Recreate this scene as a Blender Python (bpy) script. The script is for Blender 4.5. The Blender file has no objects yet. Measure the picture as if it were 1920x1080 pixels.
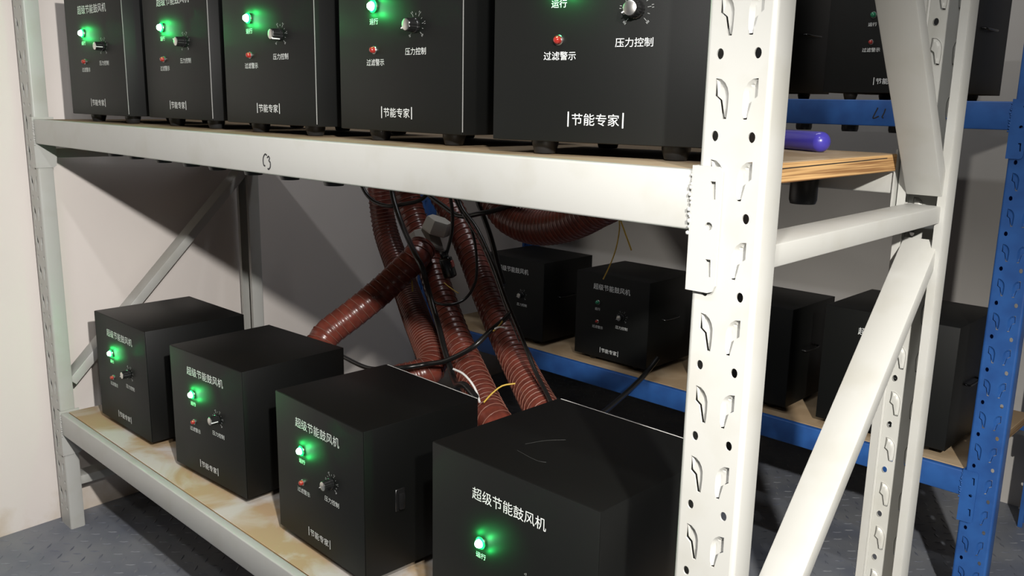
import bpy, bmesh, math, random
from mathutils import Vector, Matrix
from mathutils.geometry import delaunay_2d_cdt
random.seed(7)
S = bpy.context.scene
COL = S.collection
rad = math.radians

# ------------------------------------------------------------------ camera
cd = bpy.data.cameras.new('camera'); cam = bpy.data.objects.new('camera', cd); COL.objects.link(cam)
yaw, pit, rol = 0.765639, 0.209392, 0.0193427
d = Vector((-math.sin(yaw)*math.cos(pit), math.cos(yaw)*math.cos(pit), -math.sin(pit)))
r = Vector((math.cos(yaw), math.sin(yaw), 0)); u = r.cross(d)
r2 = math.cos(rol)*r + math.sin(rol)*u; u2 = -math.sin(rol)*r + math.cos(rol)*u
M = Matrix((r2, u2, -d)).transposed().to_4x4(); M.translation = Vector((0.42448, -0.73368, 1.13238))
cam.matrix_world = M
cd.sensor_width = 36; cd.lens = 1637.0*36/1920; cd.clip_start = .02
S.camera = cam

# ------------------------------------------------------------------ light
w = bpy.data.worlds.new('world'); S.world = w; w.use_nodes = True
bg = w.node_tree.nodes['Background']; bg.inputs[0].default_value = (.95, .93, 1, 1); bg.inputs[1].default_value = .034

def light(name, kind, loc, power, color, aim=None, **kw):
    L = bpy.data.lights.new(name, kind); L.energy = power; L.color = color
    for k, v in kw.items(): setattr(L, k, v)
    o = bpy.data.objects.new(name, L); COL.objects.link(o); o.location = loc
    if aim is not None: o.rotation_euler = (Vector(aim)-Vector(loc)).to_track_quat('-Z', 'Y').to_euler()
    return o
# a torch held up beside the photographer, pointing down along the rack
TL = Vector((.24, -.48, 1.36))
ax, el = rad(94), rad(-20)
AIM = TL+Vector((-math.sin(ax)*math.cos(el), math.cos(ax)*math.cos(el), math.sin(el)))
light('hand_torch_beam', 'SPOT', TL, 128, (1, .97, .935), AIM, spot_size=rad(80), spot_blend=1.0, shadow_soft_size=.016)
light('hand_torch_spill', 'SPOT', TL, 60, (1, .97, .935), AIM, spot_size=rad(162), spot_blend=1.0, shadow_soft_size=.016)
# ceiling tube over the aisle in front of the white rack
light('ceiling_tube', 'AREA', (.10, -.95, 2.85), 22, (.97, .98, 1), (.10, -.95, 0), shape='RECTANGLE', size=1.2, size_y=.08)
# a second tube over the aisle between the two racks
light('ceiling_tube', 'AREA', (-.9, .95, 2.85), 10, (.97, .98, 1), (-.9, .95, 0), shape='RECTANGLE', size=1.2, size_y=.08)
# unseen spots added further right to brighten the end frame of the rack
LL = Vector((1.15, -.95, 1.70))
light('right_fill_spot', 'SPOT', LL, 310, (1, .96, .90), (-.05, .62, .36), spot_size=rad(45), spot_blend=1.0, shadow_soft_size=.03)
light('right_fill_wide', 'SPOT', LL, 82, (1, .96, .90), (-.05, .62, .80), spot_size=rad(84), spot_blend=1.0, shadow_soft_size=.03)

S.view_settings.view_transform = 'Standard'; S.view_settings.look = 'None'
S.view_settings.exposure = 0; S.view_settings.gamma = 1; S.view_settings.use_curve_mapping = False

# ------------------------------------------------------------------ materials
def mat(name, col, rough=.5, metal=0, spec=.5, emit=None, estr=0, noise=None, bump=None, coat=0, trans=0):
    m = bpy.data.materials.new(name); m.use_nodes = True
    nt = m.node_tree; b = nt.nodes['Principled BSDF']
    b.inputs['Base Color'].default_value = (*col, 1); b.inputs['Roughness'].default_value = rough
    b.inputs['Metallic'].default_value = metal; b.inputs['Specular IOR Level'].default_value = spec
    b.inputs['Coat Weight'].default_value = coat
    if trans: b.inputs['Transmission Weight'].default_value = trans
    if emit: b.inputs['Emission Color'].default_value = (*emit, 1); b.inputs['Emission Strength'].default_value = estr
    tc = nt.nodes.new('ShaderNodeTexCoord')
    if noise:
        sc, col2, lo, hi = noise[:4]
        n = nt.nodes.new('ShaderNodeTexNoise'); n.inputs['Scale'].default_value = sc; n.inputs['Detail'].default_value = 6
        nt.links.new(tc.outputs['Object'], n.inputs['Vector'])
        rp = nt.nodes.new('ShaderNodeValToRGB'); rp.color_ramp.elements[0].position = lo; rp.color_ramp.elements[1].position = hi
        rp.color_ramp.elements[0].color = (*col2, 1); rp.color_ramp.elements[1].color = (*col, 1)
        nt.links.new(n.outputs['Fac'], rp.inputs['Fac']); nt.links.new(rp.outputs['Color'], b.inputs['Base Color'])
    if bump:
        n = nt.nodes.new('ShaderNodeTexNoise'); n.inputs['Scale'].default_value = bump[0]; n.inputs['Detail'].default_value = 3
        nt.links.new(tc.outputs['Object'], n.inputs['Vector'])
        bp = nt.nodes.new('ShaderNodeBump'); bp.inputs['Strength'].default_value = bump[1]; bp.inputs['Distance'].default_value = bump[2]
        nt.links.new(n.outputs['Fac'], bp.inputs['Height']); nt.links.new(bp.outputs['Normal'], b.inputs['Normal'])
    return m

def wood(name, top, stain, edge1, edge2, z0, th):
    """plywood: blotchy face, layered edge (bands follow the height inside the sheet)"""
    m = bpy.data.materials.new(name); m.use_nodes = True; nt = m.node_tree; b = nt.nodes['Principled BSDF']
    b.inputs['Roughness'].default_value = .75; b.inputs['Specular IOR Level'].default_value = .25
    tc = nt.nodes.new('ShaderNodeTexCoord')
    n = nt.nodes.new('ShaderNodeTexNoise'); n.inputs['Scale'].default_value = 7; n.inputs['Detail'].default_value = 7; n.inputs['Distortion'].default_value = .6
    nt.links.new(tc.outputs['Object'], n.inputs['Vector'])
    rp = nt.nodes.new('ShaderNodeValToRGB'); e = rp.color_ramp.elements
    e[0].position = .44; e[0].color = (*stain, 1); e[1].position = .58; e[1].color = (*top, 1)
    nt.links.new(n.outputs['Fac'], rp.inputs['Fac'])
    mp = nt.nodes.new('ShaderNodeMapping'); mp.inputs['Scale'].default_value = (3, 3, 260)
    nt.links.new(tc.outputs['Object'], mp.inputs['Vector'])
    n2 = nt.nodes.new('ShaderNodeTexNoise'); n2.inputs['Scale'].default_value = 1.4; n2.inputs['Detail'].default_value = 4
    nt.links.new(mp.outputs['Vector'], n2.inputs['Vector'])
    r2_ = nt.nodes.new('ShaderNodeValToRGB'); e = r2_.color_ramp.elements
    e[0].position = .38; e[0].color = (*edge2, 1); e[1].position = .55; e[1].color = (*edge1, 1)
    nt.links.new(n2.outputs['Fac'], r2_.inputs['Fac'])
    g = nt.nodes.new('ShaderNodeNewGeometry'); sp = nt.nodes.new('ShaderNodeSeparateXYZ')
    nt.links.new(g.outputs['True Normal'], sp.inputs[0])
    gt = nt.nodes.new('ShaderNodeMath'); gt.operation = 'GREATER_THAN'; gt.inputs[1].default_value = .7
    nt.links.new(sp.outputs['Z'], gt.inputs[0])
    mx = nt.nodes.new('ShaderNodeMix'); mx.data_type = 'RGBA'
    nt.links.new(gt.outputs[0], mx.inputs['Factor']); nt.links.new(r2_.outputs['Color'], mx.inputs['A']); nt.links.new(rp.outputs['Color'], mx.inputs['B'])
    nt.links.new(mx.outputs['Result'], b.inputs['Base Color'])
    return m

m_white = mat('white paint', (.43, .43, .405), .40, noise=(14, (.40, .395, .36), .30, .5))
m_blue = mat('blue paint', (.024, .105, .34), .45, noise=(18, (.018, .075, .26), .35, .6))
m_black = mat('black powder coat', (.0022, .0025, .0022), .48, spec=.34, bump=(900, .12, .0004))
m_panel = mat('black panel', (.0024, .0030, .0024), .56, spec=.40, bump=(900, .10, .0004))
m_edge = mat('bare panel edge highlight', (.28, .28, .27), .4)  # bare edge, with its highlight put into the pale grey
m_scratch = mat('scratched paint', (.045, .047, .045), .5)
m_rubber = mat('black rubber', (.016, .016, .016), .38, spec=.5)
m_gloss = mat('black glossy plastic', (.010, .010, .010), .22, spec=.5)
m_silver = mat('brushed aluminium', (.72, .71, .67), .34, metal=1)
m_text = mat('white print', (.78, .80, .78), .6)
m_dial = mat('grey print', (.33, .34, .33), .6)
m_green = mat('green lamp lit', (.05, .8, .25), .3, emit=(.3, 1, .5), estr=45)
m_halo = mat('green lamp halo rim', (.01, .4, .1), .4, emit=(.0, 1, .2), estr=.55)  # emission stands in for the glow around a lit lamp
m_greenoff = mat('green lamp unlit', (.02, .16, .08), .2)
m_red = mat('red lamp', (.30, .022, .016), .14, spec=.6, coat=.5)
m_bezel = mat('lamp bezel', (.5, .5, .48), .3, metal=1)
m_hose = mat('red brown silicone hose', (.185, .043, .028), .28, spec=.5, noise=(40, (.12, .030, .021), .35, .6), bump=(60, .25, .002))
m_wire = mat('hose spiral wire', (.22, .095, .07), .36, spec=.45)
m_cable = mat('black cable', (.010, .010, .010), .32)
m_yellow = mat('yellow wire', (.55, .37, .05), .5)
m_whitew = mat('white wire', (.75, .75, .73), .45)
m_clear = mat('grey cable', (.12, .12, .12), .2)
m_grey = mat('grey plastic', (.34, .33, .30), .5)
m_purple = mat('violet blue plastic', (.055, .045, .36), .28, coat=.3)
m_ink = mat('black marker ink', (.01, .01, .012), .6)
m_wall = mat('cream wall paint', (.72, .665, .62), .8, spec=.2, noise=(1.6, (.66, .61, .575), .3, .62), bump=(140, .12, .001))
def wall_dirt(m):
    nt = m.node_tree; b = nt.nodes['Principled BSDF']; src = b.inputs['Base Color'].links[0].from_socket
    tc = nt.nodes.new('ShaderNodeTexCoord'); sp = nt.nodes.new('ShaderNodeSeparateXYZ'); nt.links.new(tc.outputs['Object'], sp.inputs[0])
    n = nt.nodes.new('ShaderNodeTexNoise'); n.inputs['Scale'].default_value = 11; n.inputs['Detail'].default_value = 8; nt.links.new(tc.outputs['Object'], n.inputs['Vector'])
    a = nt.nodes.new('ShaderNodeMath'); a.operation = 'MULTIPLY_ADD'; a.inputs[1].default_value = .30; a.inputs[2].default_value = -.12; nt.links.new(n.outputs['Fac'], a.inputs[0])
    c = nt.nodes.new('ShaderNodeMath'); c.operation = 'SUBTRACT'; nt.links.new(a.outputs[0], c.inputs[0]); nt.links.new(sp.outputs['Z'], c.inputs[1])
    r_ = nt.nodes.new('ShaderNodeMapRange'); r_.inputs['From Min'].default_value = -.04; r_.inputs['From Max'].default_value = .05; r_.inputs['To Max'].default_value = .65; nt.links.new(c.outputs[0], r_.inputs['Value'])
    mx = nt.nodes.new('ShaderNodeMix'); mx.data_type = 'RGBA'; mx.inputs['B'].default_value = (.50, .40, .28, 1)
    nt.links.new(r_.outputs[0], mx.inputs['Factor']); nt.links.new(src, mx.inputs['A']); nt.links.new(mx.outputs['Result'], b.inputs['Base Color'])
wall_dirt(m_wall)
m_wallb = mat('grey wall paint', (.52, .50, .47), .8, spec=.2, noise=(2, (.46, .445, .42), .3, .6))
m_floor = mat('blue grey steel plate', (.185, .195, .212), .5, spec=.5, noise=(5.5, (.125, .138, .17), .36, .60), bump=(35, .2, .002))
m_tread = mat('worn tread', (.185, .195, .21), .42, spec=.6, noise=(9, (.10, .11, .14), .4, .6))
m_ply_low = wood('pale stained plywood', (.50, .465, .425), (.40, .285, .165), (.42, .27, .12), (.22, .12, .05), 0, .025)
m_ply_up = wood('brown plywood', (.33, .25, .165), (.25, .175, .10), (.60, .37, .16), (.26, .13, .05), 0, .025)
m_ply_blue = wood('tan plywood', (.40, .30, .19), (.34, .24, .14), (.36, .24, .12), (.2, .12, .06), 0, .025)
m_lip = m_white

# ------------------------------------------------------------------ helpers
def link(name, me, material=None, parent=None, loc=None, rot=None):
    if material is not None and not me.materials: me.materials.append(material)
    o = bpy.data.objects.new(name, me); COL.objects.link(o)
    if parent is not None: o.parent = parent
    if loc is not None: o.location = loc
    if rot is not None: o.rotation_euler = rot
    return o
def empty(name, loc=(0, 0, 0), rot=(0, 0, 0)):
    o = bpy.data.objects.new(name, None); COL.objects.link(o); o.location = loc; o.rotation_euler = rot
    o.empty_display_size = .05; return o
def tag(o, label=None, cat=None, group=None, kind=None):
    if label: o['label'] = label
    if cat: o['category'] = cat
    if group: o['group'] = group
    if kind: o['kind'] = kind
    return o
def me_from(vs, fs, name='mesh', smooth=None):
    me = bpy.data.meshes.new(name); me.from_pydata([tuple(v) for v in vs], [], fs); me.update()
    if smooth is not None:
        me.shade_smooth(); me.set_sharp_from_angle(angle=rad(smooth))
    return me
def bm_me(bm, name='mesh', smooth=None):
    bmesh.ops.recalc_face_normals(bm, faces=bm.faces)
    me = bpy.data.meshes.new(name); bm.to_mesh(me); bm.free()
    if smooth is not None:
        me.shade_smooth(); me.set_sharp_from_angle(angle=rad(smooth))
    return me
def add_box(bm, lo, hi, bev=0, seg=1):
    t = bmesh.new(); bmesh.ops.create_cube(t, size=1)
    for v in t.verts:
        v.co = Vector([(lo[i]+hi[i])/2 + v.co[i]*(hi[i]-lo[i]) for i in range(3)])
    if bev: bmesh.ops.bevel(t, geom=t.edges[:], offset=bev, segments=seg, affect='EDGES', profile=.5)
    merge(bm, t)
def merge(bm, t):
    mp = {v: bm.verts.new(v.co) for v in t.verts}
    for f in t.faces:
        try: bm.faces.new([mp[v] for v in f.verts])
        except ValueError: pass
    t.free()
def box_me(lo, hi, bev=0, seg=2, smooth=40):
    bm = bmesh.new(); add_box(bm, lo, hi, bev, seg); return bm_me(bm, smooth=smooth if bev else None)
def lathe(bm, prof, n, axis='Y', c=(0, 0, 0), flute=0, sign=-1):
    """prof: (radius, distance) along -axis; sign gives direction"""
    rings = []
    for rr, h in prof:
        ring = []
        for k in range(n):
            a = 2*math.pi*k/n
            q = rr*(1-flute*(k % 2)) if flute else rr
            x, y = q*math.cos(a), q*math.sin(a)
            p = (c[0]+x, c[1]+sign*h, c[2]+y) if axis == 'Y' else (c[0]+x, c[1]+y, c[2]+sign*h)
            ring.append(bm.verts.new(p))
        rings.append(ring)
    for a, b in zip(rings, rings[1:]):
        for k in range(n): bm.faces.new([a[k], a[(k+1) % n], b[(k+1) % n], b[k]])
    bm.faces.new(rings[0]); bm.faces.new(rings[-1])
def catmull(pts, step=.006):
    P = [Vector(p) for p in pts]; P = [2*P[0]-P[1]]+P+[2*P[-1]-P[-2]]; out = []
    for i in range(1, len(P)-2):
        n = max(2, int((P[i+1]-P[i]).length/step))
        for k in range(n):
            t = k/n; a, b, c, e = P[i-1], P[i], P[i+1], P[i+2]
            out.append(.5*((2*b)+(c-a)*t+(2*a-5*b+4*c-e)*t*t+(3*b-a-3*c+e)*t**3))
    out.append(P[-2]); return out
def frames(path):
    T = [(path[min(i+1, len(path)-1)]-path[max(i-1, 0)]).normalized() for i in range(len(path))]
    n = T[0].orthogonal().normalized(); F = []
    for t in T:
        n = (n-t*n.dot(t)).normalized(); F.append((t, n, t.cross(n)))
    return F
def tube_me(pts, rr, sides=8, step=.006, rfun=None, cap=True):
    path = catmull(pts, step); F = frames(path); vs = []; fs = []; s = 0
    for i, (p, (t, n, b)) in enumerate(zip(path, F)):
        if i: s += (p-path[i-1]).length
        q = rfun(s) if rfun else rr
        for k in range(sides):
            a = 2*math.pi*k/sides; vs.append(p+(n*math.cos(a)+b*math.sin(a))*q)
    for i in range(len(path)-1):
        for k in range(sides):
            fs.append((i*sides+k, i*sides+(k+1) % sides, (i+1)*sides+(k+1) % sides, (i+1)*sides+k))
    if cap: fs.append(tuple(range(sides))[::-1]); fs.append(tuple((len(path)-1)*sides+k for k in range(sides)))
    return me_from(vs, fs, smooth=60)
def helix_me(pts, R, pitch, wr, step=.004):
    path = catmull(pts, step); F = frames(path)
    S_ = [0]
    for i in range(1, len(path)): S_.append(S_[-1]+(path[i]-path[i-1]).length)
    L = S_[-1]; N = int(L/pitch*20); out = []; j = 0; ph = 0; pv = 0
    for k in range(N+1):
        s = L*k/N
        while j < len(path)-2 and S_[j+1] < s: j += 1
        t = (s-S_[j])/max(S_[j+1]-S_[j], 1e-9)
        p = path[j].lerp(path[j+1], t); n = F[j][1].lerp(F[j+1][1], t).normalized(); b = F[j][2].lerp(F[j+1][2], t).normalized()
        a = 2*math.pi*s/pitch; out.append(p+(n*math.cos(a)+b*math.sin(a))*R)
    F2 = frames(out); vs = []; fs = []; sd = 5
    for p, (t, n, b) in zip(out, F2):
        for k in range(sd):
            a = 2*math.pi*k/sd; vs.append(p+(n*math.cos(a)+b*math.sin(a))*wr)
    for i in range(len(out)-1):
        for k in range(sd): fs.append((i*sd+k, i*sd+(k+1) % sd, (i+1)*sd+(k+1) % sd, (i+1)*sd+k))
    return me_from(vs, fs, smooth=80)

def inside(p, poly):
    c = False; n = len(poly)
    for i in range(n):
        (x1, y1), (x2, y2) = poly[i], poly[(i+1) % n]
        if (y1 > p[1]) != (y2 > p[1]) and p[0] < (x2-x1)*(p[1]-y1)/(y2-y1)+x1: c = not c
    return c
def cdt(outline, holes=(), extra=()):
    pts = []; ed = []
    for poly in [outline, *holes]:
        b = len(pts); pts += [Vector(p) for p in poly]; ed += [(b+i, b+(i+1) % len(poly)) for i in range(len(poly))]
    pts += [Vector(p) for p in extra]
    V, E_, Fc = delaunay_2d_cdt(pts, ed, [], 1, 1e-7)[:3]
    out = []
    for f in Fc:
        c = sum((V[i] for i in f), Vector((0, 0)))/len(f)
        if inside(c, outline) and not any(inside(c, h) for h in holes): out.append(list(f))
    return V, out

# ------------------------------------------------------------------ setting
def wx(y): return -1.979-.06*y
vs = []; pr = [(-2.6, 0), (2.05, 0)]
wl = me_from([(wx(-2.6), -2.6, 0), (wx(2.05), 2.05, 0), (wx(2.05), 2.05, 2.9), (wx(-2.6), -2.6, 2.9),
              (wx(-2.6)-.12, -2.6, 0), (wx(2.05)-.12, 2.05, 0), (wx(2.05)-.12, 2.05, 2.9), (wx(-2.6)-.12, -2.6, 2.9)],
             [(0, 1, 2, 3), (7, 6, 5, 4), (0, 3, 7, 4), (1, 5, 6, 2), (3, 2, 6, 7), (0, 4, 5, 1)])
tag(link('wall_left', wl, m_wall), kind='structure')
tag(link('wall_back', box_me((wx(2.05), 2.02, 0), (2.6, 2.14, 2.9)), m_wallb), kind='structure')
fl = link('floor', box_me((-2.3, -2.6, -.05), (2.6, 2.14, 0)), m_floor); tag(fl, kind='structure')
# raised lozenges of the tread plate
vs = []; fs = []
p = .036
for i in range(-57, 24):
    for j in range(-26, 57):
        x, y = i*p+(.5*p if j % 2 else 0), j*p
        if x < wx(y)+.02 or y > 2.0: continue
        a = rad(45) if (i+j) % 2 == 0 else rad(-45)
        ca, sa = math.cos(a), math.sin(a); b = len(vs)
        for lx, ly, z in ((.0135, 0, .0002), (0, .0034, .0002), (-.0135, 0, .0002), (0, -.0034, .0002), (.007, 0, .0016), (-.007, 0, .0016)):
            vs.append((x+ca*lx-sa*ly, y+sa*lx+ca*ly, z))
        fs += [(b, b+1, b+4), (b+1, b+2, b+5), (b+1, b+5, b+4), (b+2, b+3, b+5), (b+3, b, b+4), (b+3, b+4, b+5)]
tr = link('tread_lozenges', me_from(vs, fs), m_tread, fl); tag(tr, kind='stuff')

# ------------------------------------------------------------------ slotted rack uprights
PITCH = .075
COLX = .0192
def oval(cx, cz, rx, rz, n=14): return [(cx+rx*math.cos(2*math.pi*k/n), cz+rz*math.sin(2*math.pi*k/n)) for k in range(n)]
SLOT = [(-2.7, 53), (-2.9, 37), (2.5, 33), (6.4, 16), (10.6, 16), (11.4, 22), (11.8, 31), (11.7, 39), (10.2, 44.5), (7.4, 49), (3.2, 52.2)]
NSL = 5                                              # the first five corners are the cut edge
def slot(s): return [(s*(-COLX+x/1000), z/1000) for x, z in SLOT]
def seg_d(p, a, b):
    a, b, p = Vector(a), Vector(b), Vector(p); t = max(0, min(1, (p-a).dot(b-a)/max((b-a).length_squared, 1e-12))); return (p-a-(b-a)*t).length
def tab(s):
    q = slot(s); c = Vector((sum(a for a, _ in q)/len(q), sum(b for _, b in q)/len(q)))
    curve = q[4:]+[q[0]]
    pts = []
    for i, (x, z) in enumerate(q):
        v = Vector((x, z))
        pts.append(tuple(v.lerp(c, .10)) if i < NSL and i not in (0, 4) else tuple(v.lerp(c, .06)) if i in (0, 4) else (x, z))
    ex = []
    for gx in range(-4, 14, 2):
        for gz in range(14, 54, 3):
            g = (s*(-COLX+gx/1000), gz/1000)
            if inside(g, pts) and min(seg_d(g, pts[i], pts[(i+1) % len(pts)]) for i in range(len(pts))) > .0008: ex.append(g)
    V, F = cdt(pts, (), ex); out = []
    for v in V:
        dd = min(seg_d(v, curve[i], curve[i+1]) for i in range(len(curve)-1)); t = min(1, dd/.0038); t = t*t*(3-2*t)
        out.append((v[0], .0042*t, v[1]))
    return out, F
def upright_me(tabs=True, H=2.08):
    vs = []; fs = []
    def addm(V, F, dz=0):
        b = len(vs); vs.extend((x, y, z+dz) for x, y, z in V); fs.extend([b+i for i in f] for f in F)
    z0, z1 = -.012, .063
    out = [(-.030, z0), (.030, z0), (.030, z1), (-.030, z1)]
    holes = [oval(s*COLX, 0, .0037, .0050) for s in (-1, 1)]+[slot(1), slot(-1)]
    V, F = cdt(out, holes); cell = [(v[0], 0, v[1]) for v in V]; cf = [list(f) for f in F]
    for h in holes:                                   # sheet thickness inside every opening
        b = len(cell); n = len(h)
        for x, z in h: cell.append((x, 0, z))
        for x, z in h: cell.append((x, .0018, z))
        for i in range(n): cf.append([b+i, b+(i+1) % n, b+n+(i+1) % n, b+n+i])
    tb = [tab(1), tab(-1)] if tabs else []
    k = 0
    while .055+PITCH*k+z1 < H:
        dz = .055+PITCH*k; addm(cell, cf, dz)
        for V, F in tb: addm(V, F, dz)
        k += 1
    top = .055+PITCH*(k-1)+z1
    addm([(-.03, 0, 0), (.03, 0, 0), (.03, 0, .043), (-.03, 0, .043)], [[0, 1, 2, 3]])
    for s in (-1, 1):
        o = [(.030, 0)]+[(.030+.005*math.sin(a), .005-.005*math.cos(a)) for a in (rad(22), rad(45), rad(68), rad(90))]+[(.035, .033), (.0335, .036), (.022, .036)]
        i_ = [(.022, .0342), (.0325, .0342), (.0332, .033), (.0332, .006), (.0318, .0026), (.030, .0018)]
        prof = [(s*x, y) for x, y in o+i_]; n = len(prof); b = len(vs)
        vs.extend((x, y, 0) for x, y in prof); vs.extend((x, y, top) for x, y in prof)
        for i in range(n): fs.append([b+i, b+(i+1) % n, b+n+(i+1) % n, b+n+i])
        fs.append([b+i for i in range(n)]); fs.append([b+n+i for i in range(n)])
    bm = bmesh.new(); vv = [bm.verts.new(v) for v in vs]
    for f in fs:
        try: bm.faces.new([vv[i] for i in f])
        except ValueError: pass
    bmesh.ops.remove_doubles(bm, verts=bm.verts, dist=1e-6)
    return bm_me(bm, smooth=38)
UP_W = upright_me(True); UP_B = upright_me(True)

def beam_me(x0, x1, h=.0585, d=.042, lip=True):
    """stepped box beam, front top edge at the origin, facing -Y"""
    prof = [(0, 0), (.018, 0), (.018, -.026), (d, -.026), (d, -h), (0, -h)]
    if not lip: prof = [(0, -.026), (d, -.026), (d, -h), (0, -h)]
    rr = .0025; P = []
    n = len(prof)
    for i in range(n):
        p0, p1, p2 = Vector(prof[i-1]), Vector(prof[i]), Vector(prof[(i+1) % n])
        a = p1+(p0-p1).normalized()*rr; c = p1+(p2-p1).normalized()*rr
        P += [a, p1.lerp((a+c)/2, .55), c]
    vs = [(x0, p[0], p[1]) for p in P]+[(x1, p[0], p[1]) for p in P]; n = len(P)
    fs = [(i, (i+1) % n, n+(i+1) % n, n+i) for i in range(n)]+[tuple(range(n)), tuple(range(n, 2*n))]
    bm = bmesh.new(); vv = [bm.verts.new(v) for v in vs]
    for f in fs: bm.faces.new([vv[i] for i in f])
    return bm_me(bm, smooth=50)
def connector_me(s):
    """angle plate with hooks; s=+1 is the plate at a beam's left end (sits on the upright left of it).
    origin: upright centre line, top edge of the beam"""
    zt, zb = .005, -.117
    o = [(s*.0375, zt), (s*.010, zt), (s*.006, zt-.004), (s*.006, zb+.008), (s*.0085, zb+.002), (s*.014, zb), (s*.0375, zb)]
    hk = []
    for zc in (-.018, -.093):
        hk.append([(s*.018, zc+.009), (s*.0125, zc+.009), (s*.0115, zc-.008), (s*.014, zc-.008), (s*.0152, zc+.006), (s*.018, zc+.0065)])
    hk.append(oval(s*.017, -.052, .0040, .0040, 10))
    V, F = cdt(o, hk); vs = [(v[0], -.0032, v[1]) for v in V]; fs = [list(f) for f in F]; b = len(vs)
    vs += [(v[0], -.0006, v[1]) for v in V]; fs += [[b+i for i in f] for f in F]
    for lp in [o]+hk:
        b = len(vs); n = len(lp)
        vs += [(x, -.0032, z) for x, z in lp]+[(x, -.0006, z) for x, z in lp]
        fs += [[b+i, b+(i+1) % n, b+n+(i+1) % n, b+n+i] for i in range(n)]
    sd = [(-.003, zt), (.046, zt), (.046, -.094), (.044, -.112), (.038, -.1165), (-.003, zb)]
    b = len(vs); n = len(sd); xa, xb = s*.0362, s*.0388
    vs += [(xa, y, z) for y, z in sd]+[(xb, y, z) for y, z in sd]
    fs += [[b+i for i in range(n)], [b+n+i for i in range(n)]]+[[b+i, b+(i+1) % n, b+n+(i+1) % n, b+n+i] for i in range(n)]
    bm = bmesh.new(); vv = [bm.verts.new(v) for v in vs]
    for f in fs:
        try: bm.faces.new([vv[i] for i in f])
        except ValueError: pass
    bmesh.ops.remove_doubles(bm, verts=bm.verts, dist=1e-6)
    return bm_me(bm)
CON = {1: connector_me(1), -1: connector_me(-1)}
def weld_me(s):
    bm = bmesh.new(); rnd = random.Random(3)
    for k in range(13):
        t = bmesh.new(); bmesh.ops.create_icosphere(t, subdivisions=1, radius=.0016+rnd.random()*.0014)
        bmesh.ops.translate(t, verts=t.verts, vec=(s*(.0385+rnd.random()*.0025), -.0008-rnd.random()*.0015, -.002-.0046*k-.004*rnd.random())); merge(bm, t)
    return bm_me(bm, smooth=80)
WELD = {1: weld_me(1), -1: weld_me(-1)}

def rack(name, xs, xr, yf, yr, beams, paint, up, label):
    """xs: centre X of the front uprights (left, right); xr: of the rear ones"""
    root = empty(name, (xs[0], yf, 0)); tag(root, label, 'rack')
    con = {k: v.copy() for k, v in CON.items()}; wel = {k: v.copy() for k, v in WELD.items()}
    def put(n, me, x, y, z, rz=0, m=paint, par=root):
        if par is root: return link(n, me, m, root, (x-xs[0], y-yf, z), (0, 0, rz))
        return link(n, me, m, par, (x, y, z), (0, 0, rz))
    for x in xs: put('upright', up, x, yf, 0)
    for x in xr: put('upright', up, x, yr, 0, math.pi)
    fm = beam_me(.039, xs[1]-xs[0]-.039)
    rm = beam_me(.039, xs[1]-xs[0]-.039, lip=False)
    out = []
    for z in beams:
        b = put('beam', fm, xs[0], yf-.001, z); out.append(b)
        link('beam_connector', con[1], paint, b); link('beam_connector', con[-1], paint, b, (xs[1]-xs[0], 0, 0))
        link('weld_seam', wel[1], paint, b); link('weld_seam', wel[-1], paint, b, (xs[1]-xs[0], 0, 0))
        bb = put('beam', rm, xr[1], yr+.001, z, math.pi)
        link('beam_connector', con[1], paint, bb); link('beam_connector', con[-1], paint, bb, (xs[1]-xs[0], 0, 0))
    return root, put, out

XL, XR = -1.9223, 0.0
wr, wput, wb = rack('storage_rack', (XL, XR), (XL-.0135, -.0204), 0, .6025, (1.0717, .3265), m_white, UP_W,
                    'white painted steel storage rack in front with slotted uprights and two loaded shelves')
def brace_me(a, b, n, xw=.05, th=.024, x0=lambda y: 0):
    """rectangular tube in the end frame from a to b (Y,Z); a-b is one face, n (Y,Z) points into the tube"""
    vs = []
    for (y, z) in (a, b):
        for k, off in ((0, 0), (1, 0), (1, th), (0, th)):
            yy, zz = y+n[0]*off, z+n[1]*off
            vs.append((x0(yy)-k*xw, yy, zz))
    bm = bmesh.new(); vv = [bm.verts.new(v) for v in vs]
    for f in ((0, 1, 2, 3), (4, 5, 6, 7), (0, 1, 5, 4), (1, 2, 6, 5), (2, 3, 7, 6), (3, 0, 4, 7)): bm.faces.new([vv[i] for i in f])
    bmesh.ops.recalc_face_normals(bm, faces=bm.faces)
    ed = [e for e in bm.edges if abs((e.verts[0].co-e.verts[1].co).length) > .2]
    bmesh.ops.bevel(bm, geom=ed, offset=.002, segments=2, affect='EDGES', profile=.5)
    return bm_me(bm, smooth=40)
fr = lambda y: .0225-.026*y
BR = [brace_me((.030, 1.0005), (.572, 1.0005), (0, -1), x0=fr),
      brace_me((.577, .951), (.032, .4075), (.706, -.708), x0=fr),
      brace_me((.566, 1.0145), (.030, 1.717), (.795, .606), x0=fr),
      brace_me((.030, .138), (.572, .138), (0, -1), x0=fr),
      brace_me((.030, .405), (.572, .405), (0, -1), x0=fr)]
for x in (XR, XL):
    for i, me in enumerate(BR):
        if i == 4: continue
        wput('brace', me, x+(0 if x == XR else .004), 0, 0)

br, bput, bb = rack('storage_rack', (-1.999, -.0771), (-1.999, -.0771), 1.3135, 1.915, (1.154, .3365), m_blue, UP_B,
                    'blue painted steel storage rack standing behind the white rack')

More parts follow.
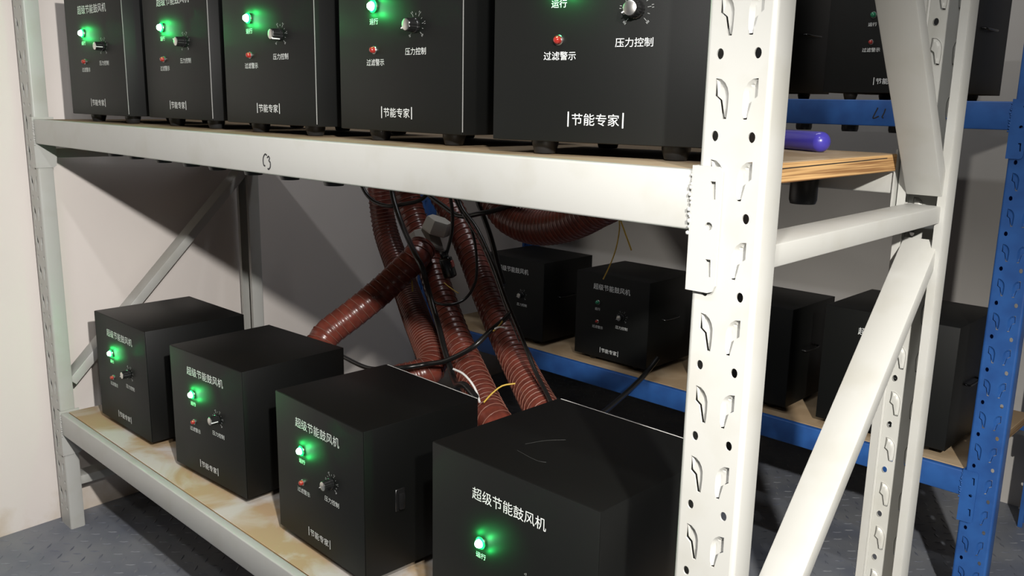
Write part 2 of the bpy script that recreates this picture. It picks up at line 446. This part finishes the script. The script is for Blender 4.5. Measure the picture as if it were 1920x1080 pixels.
# handwriting on the beams
def strokes_me(lines, rr=.0013):
    bm = bmesh.new()
    for l in lines:
        me = tube_me([(x, 0, z) for x, z in l], rr, 6, .002); t = bmesh.new(); t.from_mesh(me); bpy.data.meshes.remove(me); merge(bm, t)
    for v in bm.verts: v.co.y *= .35
    return bm_me(bm, smooth=80)
c3 = strokes_me([[(.006, .0165), (.0015, .0185), (-.004, .014), (-.006, .007), (-.004, .0005), (0, .0)],
                 [(.007, .013), (.011, .0155), (.014, .0125), (.0115, .0085), (.0155, .006), (.015, -.001), (.010, -.005), (.0075, -.0035)]])
link('handwritten_mark', c3, m_ink, wb[0], (-.829-XL, -.0002, 1.0265-1.0717))
lm = strokes_me([[(.009, .024), (.004, .012), (0, .001), (.004, .0005), (.013, .005)], [(.020, .003), (.024, .012), (.0265, .022)], [(.0205, .002), (.024, .0015)]], .0016)
link('handwritten_mark', lm, m_ink, bb[0], (-.402+1.999, -.0002, 1.1125-1.154))

# ------------------------------------------------------------------ boards
def board(name, lo, hi, m, label, buffers=(), two=False):
    o = link(name, box_me((0, 0, 0), (hi[0]-lo[0], hi[1]-lo[1], hi[2]-lo[2]), .0012, 1, 30), m, None, lo)
    tag(o, label, 'shelf board', 'plywood shelf boards')
    for x, y, rr, h in buffers:
        bm = bmesh.new(); lathe(bm, [(rr*.86, 0), (rr, .004), (rr, h-.006), (rr*.9, h)], 18, 'Z')
        link('rubber_buffer', bm_me(bm, smooth=40), m_rubber, o, (x-lo[0], y-lo[1], 0))
    return o
bx = [(x, .115, .018, .056) for x in (-1.70, -1.585, -1.447, -1.318, -1.208, -1.07, -.945, -.81)]+[(-.187, .545, .021, .058)]
bu = board('shelf_board', (-1.883, .019, 1.0465), (-.056, .556, 1.0713), m_ply_up, 'brown plywood board of the white rack, upper shelf, with layered raw end', bx)
# the split that runs through the raw end of the board
link('edge_split', box_me((0, .02, -.0006), (.0009, .50, .0006)), m_ink, bu, (1.8265, 0, .0155), (rad(.45), 0, 0))
board('shelf_board', (-1.883, .019, .3018), (-.045, .556, .3265), m_ply_low, 'pale tan stained plywood board of the white rack, lower shelf')
board('shelf_board', (-1.955, 1.334, 1.1285), (-.118, 1.86, 1.1535), m_ply_blue, 'plywood board of the blue rack, upper shelf',
      [(-.50, 1.42, .02, .05), (-.385, 1.42, .02, .05), (-.62, 1.42, .02, .05)])
board('shelf_board', (-1.955, 1.334, .3110), (-.118, 1.86, .3360), m_ply_blue, 'tan plywood board of the blue rack, lower shelf')

# ------------------------------------------------------------------ blower boxes
def text_me(s, wd, ht, cache={}):
    if s in cache: return cache[s]
    c = bpy.data.curves.new('lettering', 'FONT'); c.body = s; c.resolution_u = 2; c.extrude = 0
    o = bpy.data.objects.new('lettering', c); COL.objects.link(o); bpy.context.view_layer.update()
    me = bpy.data.meshes.new_from_object(o.evaluated_get(bpy.context.evaluated_depsgraph_get()))
    bpy.data.objects.remove(o); bpy.data.curves.remove(c)
    xs = [v.co.x for v in me.vertices]; ys = [v.co.y for v in me.vertices]
    sx, sy = wd/(max(xs)-min(xs)), ht/(max(ys)-min(ys)); cx, cy = (max(xs)+min(xs))/2, (max(ys)+min(ys))/2
    for v in me.vertices: v.co = Vector(((v.co.x-cx)*sx, 0, (v.co.y-cy)*sy))
    me.materials.clear(); cache[s] = me
    return me
T_TITLE = text_me('超级节能鼓风机', .141, .0185)
T_RUN = text_me('运行', .020, .0085)
T_FIL = text_me('过滤警示', .042, .0096)
T_PRE = text_me('压力控制', .045, .0098)
T_TAG = text_me('节能专家', .0600, .0134)
T_BAR = box_me((-.0008, -.0001, -.0085), (.0008, 0, .0085))
def dial_me():
    bm = bmesh.new()
    for k in range(11):
        a = rad(225-27*k); big = k % 5 == 0
        t = bmesh.new(); bmesh.ops.create_cube(t, size=1)
        for v in t.verts: v.co = Vector((v.co.x*(.0042 if k % 2 == 0 else .0026), v.co.y*.0002, v.co.z*.0005))
        bmesh.ops.translate(t, verts=t.verts, vec=(.0152, 0, 0)); bmesh.ops.rotate(t, verts=t.verts, matrix=Matrix.Rotation(-a, 3, 'Y')); merge(bm, t)
        if k % 2 == 0:
            for q in (-1, 1) if not big else (-1, 0, 1):
                t = bmesh.new(); bmesh.ops.create_cube(t, size=1)
                for v in t.verts: v.co = Vector((v.co.x*.0024, v.co.y*.0002, v.co.z*.0006+q*.0014))
                bmesh.ops.translate(t, verts=t.verts, vec=(.0192, 0, 0)); bmesh.ops.rotate(t, verts=t.verts, matrix=Matrix.Rotation(-a, 3, 'Y')); merge(bm, t)
    return bm_me(bm)
DIAL = dial_me()
def lat(prof, n, fl=0, sm=40, axis='Y', sign=-1):
    bm = bmesh.new(); lathe(bm, prof, n, axis, flute=fl, sign=sign); return bm_me(bm, smooth=sm)
LAMP = lat([(.0062, .001), (.0062, .0055), (.0056, .0080), (.0042, .0100), (.0016, .0110)], 16, sm=70)
BEZEL = lat([(.0078, 0), (.0078, .0016), (.0070, .0026), (.0063, .0026)], 18)
BEZEL_R = lat([(.0060, 0), (.0060, .0016), (.0053, .0024), (.0047, .0024)], 18)
HALO_RIM = lat([(.0094, .0026), (.0090, .0036), (.0066, .0044), (.0060, .0044)], 20, sm=70)
KNOB = lat([(.0104, .001), (.0104, .0045), (.0094, .0055), (.0088, .0175), (.0080, .0186)], 36, .055, 25)
CAP = lat([(.0078, .0183), (.0078, .0190), (.0071, .0195)], 24)
POINT = box_me((-.0006, -.0199, .0075), (.0006, -.0055, .0101))
FOOT = lat([(.0165, 0), (.0165, .004), (.0135, .0146), (.0125, .0156)], 20, axis='Z')
def latch_me():
    bm = bmesh.new()
    add_box(bm, (0, -.010, -.020), (.0025, .010, .020), .001, 1)
    add_box(bm, (.002, -.006, -.016), (.0095, .006, .014), .003, 2)
    return bm_me(bm, smooth=40)
LATCH = latch_me()
COLLAR = lat([(.040, 0), (.040, .004), (.0325, .005), (.0325, .022), (.030, .022)], 24, sign=1)
def wire_handle():
    return tube_me([(.0005, -.04, .0), (.010, -.038, -.001), (.012, -.02, -.002), (.012, .02, -.002), (.010, .038, -.001), (.0005, .04, 0)], .0026, 8, .004)
HANDLE = wire_handle()
DIM = {'small': (.280, .249, .267), 'large': (.317, .285, .298)}
MESH = {}
for k, (W, D, H) in DIM.items():
    bm = bmesh.new(); add_box(bm, (0, .0016, 0), (W, D, H), .0012, 2); add_box(bm, (.006, D-.0005, .006), (W-.006, D+.0012, H-.006)); body = bm_me(bm, smooth=40)
    MESH[k] = (body, box_me((.0006, 0, .0006), (W-.0006, .0014, H-.0006), .0005, 2),
               box_me((W-.0010, .0004, .004), (W-.0001, .0015, H-.004)),
               box_me((.004, -.0009, -.0009), (W-.004, .0009, .0009)))
n_box = [0]
def blower(kind, loc, rot, lit, label, group, latch=True, top=False, strip=False):
    W, D, H = DIM[kind]; du = 0 if kind == 'small' else .0185; dv = 0 if kind == 'small' else .021
    t = empty('blower_box', loc, (0, 0, rot)); tag(t, label, 'blower', group)
    body, panel, edge, seam = MESH[kind]
    link('housing', body, m_black, t)
    fp = link('front_panel', panel, m_panel, t)
    if top: link('panel_edge', edge, m_edge, fp)
    if strip: link('lid_seam_highlight', seam, m_whitew, t, (0, D+.001, H-.0012))  # white strip paints in the highlight along the lid's back seam
    gl = link('power_lamp', LAMP if lit else LAMP_OFF, m_green if lit else m_greenoff, t, (.089+du, 0, .1765)); gl['label'] = 'glowing green power lamp' if lit else 'unlit green power lamp'
    link('bezel', BEZEL, m_bezel, gl)
    rl = link('warning_lamp', LAMP_R, m_red, t, (.089+du, 0, .1155)); rl['label'] = 'red filter warning lamp'
    link('bezel', BEZEL_R, m_bezel, rl)
    kn = link('knob', KNOB, m_gloss, t, (.184+du, 0, .146), (0, rad(random.choice((-120, -60, 100, 140))), 0))
    link('knob_cap', CAP, m_silver, kn); link('pointer', POINT, m_text, kn)
    link('dial_marks', DIAL, m_dial, t, (.184+du, -.0003, .146))
    for nm, me, x, z in (('title_lettering', T_TITLE, .1395+du, .2262+dv), ('lamp_lettering', T_RUN, .088+du, .1555), ('warning_lettering', T_FIL, .0905+du, .0980),
                         ('dial_lettering', T_PRE, .1828+du, .1115)):
        link(nm, me, m_text, t, (x, -.0004, z))
    tg = link('slogan_lettering', T_TAG, m_text, t, (W/2-.001, -.0004, .0268)); [link('slogan_bar', T_BAR, m_text, tg, (s_*.0347, 0, 0)) for s_ in (-1, 1)]
    for x in (.055, W-.055):
        for y in (.035, D-.035): link('rubber_foot', FOOT, m_rubber, t, (x, y, 0))
    if latch:
        if kind == 'small' and lit: link('side_latch', LATCH, m_gloss, t, (W, .072, .128))
        else: link('carry_handle', HANDLE, m_gloss, t, (W, D*.45, .145))
    link('outlet_collar', COLLAR, m_black, t, (W*.5, D+.001, H*.6))
    if lit:
        link('halo_rim', HALO_RIM, m_halo, gl)  # added glowing ring, makes the lamp's halo a shape
        for q in range(4):                            # added ring of lights around the lens to widen its halo
            L = bpy.data.lights.new('lamp_halo_light', 'POINT'); L.energy = .030; L.color = (.02, 1, .17); L.shadow_soft_size = .0015
            o = bpy.data.objects.new('lamp_halo_light', L); COL.objects.link(o); o.parent = gl
            o.location = (.0150*math.cos(q*math.pi/2+.785), -.0080, .0150*math.sin(q*math.pi/2+.785))
    return t
LAMP_R = lat([(.0046, .001), (.0046, .0050), (.0041, .0068), (.0030, .0082), (.0012, .0088)], 16, sm=70); LAMP_OFF = LAMP.copy()
zu, zl = 1.0879, .3412
order = ['leftmost', 'second from left', 'third from left', 'fourth from left']
gU, gL = 'running blower boxes on the upper white shelf', 'running blower boxes on the lower white shelf'
TOPS = [(-1.7512, .0442, .0424), (-1.418, .0766, -.0125), (-1.0704, .067, .0148), (-.7281, .0745, -.0087)]
for (x, y, a), o_ in zip(TOPS, order):
    blower('small', (x, y, zu), a, True, f'black blower box with glowing green lamp on the upper white shelf, {o_}', gU, False, True)
blower('small', (-.3492, .0316, zu), .2184, True, 'black blower box turned askew beside the near white upright on the upper shelf', gU, False, True)
LOWS = [(-1.7771, .0635, .0129), (-1.3597, .0614, .0514), (-.9441, .0681, -.0333)]
for i, ((x, y, a), o_) in enumerate(zip(LOWS, order)):
    blower('small', (x, y, zl), a, True, f'black blower box with glowing green lamp on the lower white shelf, {o_}', gL, i == 2, False, i == 2)
b4 = blower('large', (-.501, .065, zl), 0, True, 'largest nearest black blower box on the lower white shelf, cut by the bottom edge', gL, False, False, True)
for pts in ([(.1098, .0673, .2981), (.1425, .0616, .2981), (.1586, .0611, .2981), (.1678, .0654, .2981)], [(.1015, .0933, .2981), (.1136, .1258, .2981), (.132, .1495, .2981)]):
    link('scratch', tube_me(pts, .0002, 5, .006), m_scratch, b4)
gB = 'unlit blower boxes on the blue rack'
for x, lab in ((-1.726, 'unlit black blower box behind the red hoses on the lower blue shelf'),
               (-1.307, 'unlit black blower box on the lower blue shelf, left of the near upright'),
               (-.857, 'unlit black blower box on the lower blue shelf, just right of the near upright')):
    blower('small', (x, 1.363, .3525), 0, False, lab, gB)
blower('large', (-.490, 1.358, .3525), 0, False, 'large unlit black blower box on the lower blue shelf behind the slanted white brace', gB)
blower('large', (-.553, 1.365, 1.1703), 0, False, 'large unlit black blower box on the upper blue shelf behind the slanted white brace', gB)
blower('small', (-.930, 1.365, 1.1703), 0, False, 'unlit black blower box on the upper blue shelf, right beside the near upright', gB)

# ------------------------------------------------------------------ hoses
HOSES = {
 'A': ([(-1.58, .79, 1.16), (-1.575, .79, .966), (-1.565, .79, .861), (-1.538, .785, .773), (-1.454, .755, .697), (-1.324, .69, .637), (-1.185, .61, .598), (-1.088, .555, .574), (-1.029, .52, .559),
        (-1.005, .49, .543), (-1.017, .46, .533), (-1.042, .425, .522), (-1.035, .385, .495), (-.99, .370, .45), (-.93, .366, .42)],
       'red-brown spiral hose hanging at the far left, bending behind the third lower box'),
 'B': ([(-1.204, .64, .78), (-1.192, .61, .76), (-1.198, .59, .742), (-1.226, .53, .683), (-1.249, .46, .631), (-1.269, .40, .588), (-1.265, .362, .545)],
       'red-brown spiral hose slanting down left to the second lower box'),
 'C': ([(-1.385, .72, 1.16), (-1.372, .72, .98), (-1.358, .72, .884), (-1.312, .71, .813), (-1.242, .69, .747), (-1.136, .64, .669), (-1.014, .58, .598), (-.894, .52, .549), (-.789, .46, .522), (-.721, .42, .513),
        (-.64, .405, .47), (-.56, .42, .40)],
       'dark shaded spiral hose through the grey coupling, slanting down behind the third lower box'),
 'D': ([(-1.43, .83, 1.14), (-1.342, .80, .937), (-1.246, .78, .849), (-1.157, .75, .779), (-1.046, .70, .695), (-.914, .63, .628), (-.791, .56, .582), (-.671, .48, .563), (-.585, .425, .555), (-.49, .398, .52), (-.43, .392, .49)],
       'red-brown spiral hose at the right of the bundle, slanting down to the nearest box'),
 'E': ([(-1.07, .70, 1.08), (-1.038, .70, .963), (-.984, .70, .891), (-.932, .70, .867), (-.867, .70, .863), (-.79, .70, .881), (-.718, .70, .915), (-.658, .70, .958), (-.62, .70, 1.08)],
       'spiral hose sagging in a loop under the upper shelf above the blue rack'),
}
for k, (pts, lab) in HOSES.items():
    root = empty('spiral_hose', pts[0]); tag(root, lab, 'hose', 'ribbed air hoses')
    R = .0345 if k != 'E' else .041; pitch = .0195 if k in 'BCD' else .0125 if k == 'A' else .011
    pp = [Vector(p)-Vector(pts[0]) for p in pts]
    link('hose_wall', tube_me(pp, R, 22, .0022, lambda s, R=R, q=pitch: R*(1-.035*abs(math.sin(math.pi*s/q)))), m_hose, root)
    link('spiral_wire', helix_me(pp, R+.0002, pitch, .0011), m_wire, root)

# grey coupling sleeve around hose C
cr = empty('hose_coupling', (-1.236, .685, .748)); tag(cr, 'grey plastic coupling sleeve clamped on the hose bundle', 'coupling')
def prism(r0, r1, h, n, ph=0):
    bm = bmesh.new(); lathe(bm, [(r0*.94, 0), (r0, .004), (r1, h-.004), (r1*.94, h)], n, 'Z', sign=1); return bm_me(bm, smooth=25)
q = Vector((-.05, .02, .06)).to_track_quat('Z', 'Y').to_euler()
link('sleeve', prism(.047, .044, .062, 8), m_grey, cr, (0, 0, 0), q)
link('collar_nut', prism(.037, .034, .036, 6), mat('pale plastic', (.52, .51, .46), .5), cr, (.005, .02, .060), Vector((.02, .01, .06)).to_track_quat('Z', 'Y').to_euler())

# ------------------------------------------------------------------ cables
def cable(pts, rr, m, name, label, cat='cable'):
    root = [Vector(p)-Vector(pts[0]) for p in pts]
    o = link(name, tube_me(root, rr, 8, .008), m, None, pts[0]); tag(o, label, cat); return o
cable([(-1.335, .64, 1.02), (-1.325, .64, .932), (-1.302, .63, .888), (-1.23, .60, .832), (-1.112, .54, .788), (-1.073, .53, .758), (-1.071, .55, .693), (-1.007, .52, .641), (-.925, .47, .60), (-.854, .43, .57),
       (-.78, .37, .59), (-.722, .335, .612), (-.67, .315, .606)], .0065, m_cable, 'power_cable', 'thick black cable running down in front of the hose bundle to the third lower box')
cable([(-1.13, .66, 1.02), (-1.123, .66, .934), (-1.091, .66, .884), (-1.04, .65, .842), (-1.012, .64, .784), (-1.004, .63, .726), (-1.006, .60, .69), (-1.016, .56, .68), (-1.06, .55, .682), (-1.085, .55, .70)],
      .0034, m_cable, 'looped_cable', 'thin black cable hanging in a round loop in front of the hoses')
pc = cable([(-1.085, .625, 1.02), (-1.083, .62, .939), (-1.062, .61, .88), (-1.054, .60, .833), (-1.055, .585, .787), (-1.056, .582, .775)], .0042, m_cable, 'plug_cable', 'black cable hanging with a black plug on its end')
def plug():
    bm = bmesh.new(); add_box(bm, (-.014, -.011, -.050), (.014, .011, 0), .005, 2); add_box(bm, (-.008, -.008, -.002), (.008, .008, .016), .004, 2); return bm_me(bm, smooth=50)
pg = link('plug', plug(), m_gloss, pc, (.029, -.043, -.238), (rad(8), rad(-14), rad(20)))
link('plug_switch', box_me((.0125, -.006, -.026), (.0165, .006, -.010), .001, 1), m_red, pg)
cable([(-1.45, .62, 1.0), (-1.434, .62, .939), (-1.394, .62, .89), (-1.324, .62, .873), (-1.268, .64, .881), (-1.221, .66, .90), (-1.19, .68, .96)], .005, m_cable, 'slack_cable', 'slack black cable drooping across the two left hoses')
cable([(-1.22, .64, .96), (-1.187, .64, .917), (-1.129, .64, .89), (-1.069, .64, .871), (-1.001, .64, .884), (-.962, .66, .896), (-.923, .68, .919), (-.89, .69, .98)], .0058, m_cable, 'slack_cable', 'slack black cable drooping under the shelf right of the hose bundle')
cable([(-1.06, .61, 1.0), (-1.026, .60, .909), (-.947, .58, .859), (-.876, .56, .794), (-.818, .54, .731), (-.746, .51, .676), (-.662, .465, .627), (-.584, .42, .60), (-.53, .385, .575)], .0042, m_cable, 'straight_cable', 'glossy black cable running straight along the right edge of the right hose')
cable([(-1.005, .59, .885), (-.935, .575, .835), (-.868, .555, .773), (-.812, .535, .712), (-.752, .515, .655)], .0016, m_clear, 'thin_cable', 'thin grey cable beside the straight black cable')
cable([(-1.08, .70, 1.0), (-1.073, .70, .91), (-1.055, .70, .874), (-1.016, .69, .822), (-.979, .68, .759), (-.96, .68, .72)], .0062, m_cable, 'hanging_cable', 'thick black cable hanging in the gap right of the hose bundle')
cable([(-1.40, .51, .49), (-1.354, .50, .497), (-1.162, .44, .522), (-.998, .40, .568), (-.953, .44, .579), (-.90, .45, .597), (-.834, .46, .637), (-.82, .50, .669), (-.802, .52, .692), (-.79, .53, .71)], .0055, m_cable, 'cross_cable', 'black cable crossing low in front of the hoses behind the third lower box')
cable([(-.985, 1.36, .40), (-.979, 1.30, .371), (-.955, 1.22, .362), (-.908, 1.10, .368), (-.85, .95, .378), (-.781, .80, .404)], .0075, m_cable, 'bridging_cable', 'black cable crossing in front of the lower blue beam')
cable([(-.824, .40, .606), (-.796, .40, .603), (-.771, .40, .59), (-.756, .40, .574), (-.737, .39, .561)], .0024, m_whitew, 'white_wire', 'short white wire curving over the lower hose end', 'wire')
cable([(-.709, .46, .59), (-.725, .44, .586), (-.734, .42, .572), (-.736, .40, .558)], .0017, m_yellow, 'yellow_wire', 'yellow wire arching between the two right hose ends', 'wire')
cable([(-1.079, .60, .716), (-1.055, .60, .707), (-1.028, .60, .699)], .0011, m_yellow, 'yellow_wire', 'short yellow wire poking out below the black plug', 'wire')
cable([(-.58, .60, 1.0), (-.578, .60, .924), (-.576, .60, .899), (-.582, .60, .862), (-.594, .60, .829), (-.61, .60, .797)], .0013, m_yellow, 'yellow_wire', 'longer curved yellow wire hanging under the upper shelf', 'wire')
cable([(-.578, .602, 1.0), (-.577, .602, .926), (-.568, .602, .902), (-.557, .602, .881), (-.547, .602, .862)], .0015, m_yellow, 'yellow_wire', 'shorter straight yellow wire hanging under the upper shelf', 'wire')
cable([(-1.192, .595, .762), (-1.186, .59, .724), (-1.176, .585, .681)], .0018, m_yellow, 'yellow_green_wire', 'thin yellow green wire between the left hoses', 'wire')
cable([(-.772, .46, .685), (-.758, .46, .697), (-.747, .46, .71)], .0015, m_yellow, 'yellow_wire', 'tiny yellow wire end on the right hose', 'wire')
cable([(-.763, .455, .692), (-.751, .455, .698), (-.735, .455, .70)], .0018, m_whitew, 'white_wire', 'tiny white wire end on the right hose', 'wire')
cable([(-1.335, .645, .98), (-1.323, .645, .925), (-1.317, .645, .89), (-1.273, .63, .841), (-1.241, .62, .796)], .0022, m_whitew, 'white_wire', 'thin white wire beside the thick black cable at the top of the bundle', 'wire')

# violet handle lying on the upper board
def capsule(L, R, n=20):
    prof = [(R*.05, -L/2)]+[(R*math.sin(a), -L/2+R*.8*(1-math.cos(a))) for a in (rad(25), rad(50), rad(75), rad(90))]
    prof += [(r_, -h) for r_, h in prof[::-1]]
    bm = bmesh.new(); lathe(bm, prof, n, 'Y', sign=1); return bm_me(bm, smooth=60)
hd = link('tool_handle', capsule(.13, .0145), m_purple, None, (-.180, .497, 1.0858), (0, 0, rad(62)))
tag(hd, 'rounded violet-blue plastic handle lying on the upper plywood board', 'handle')
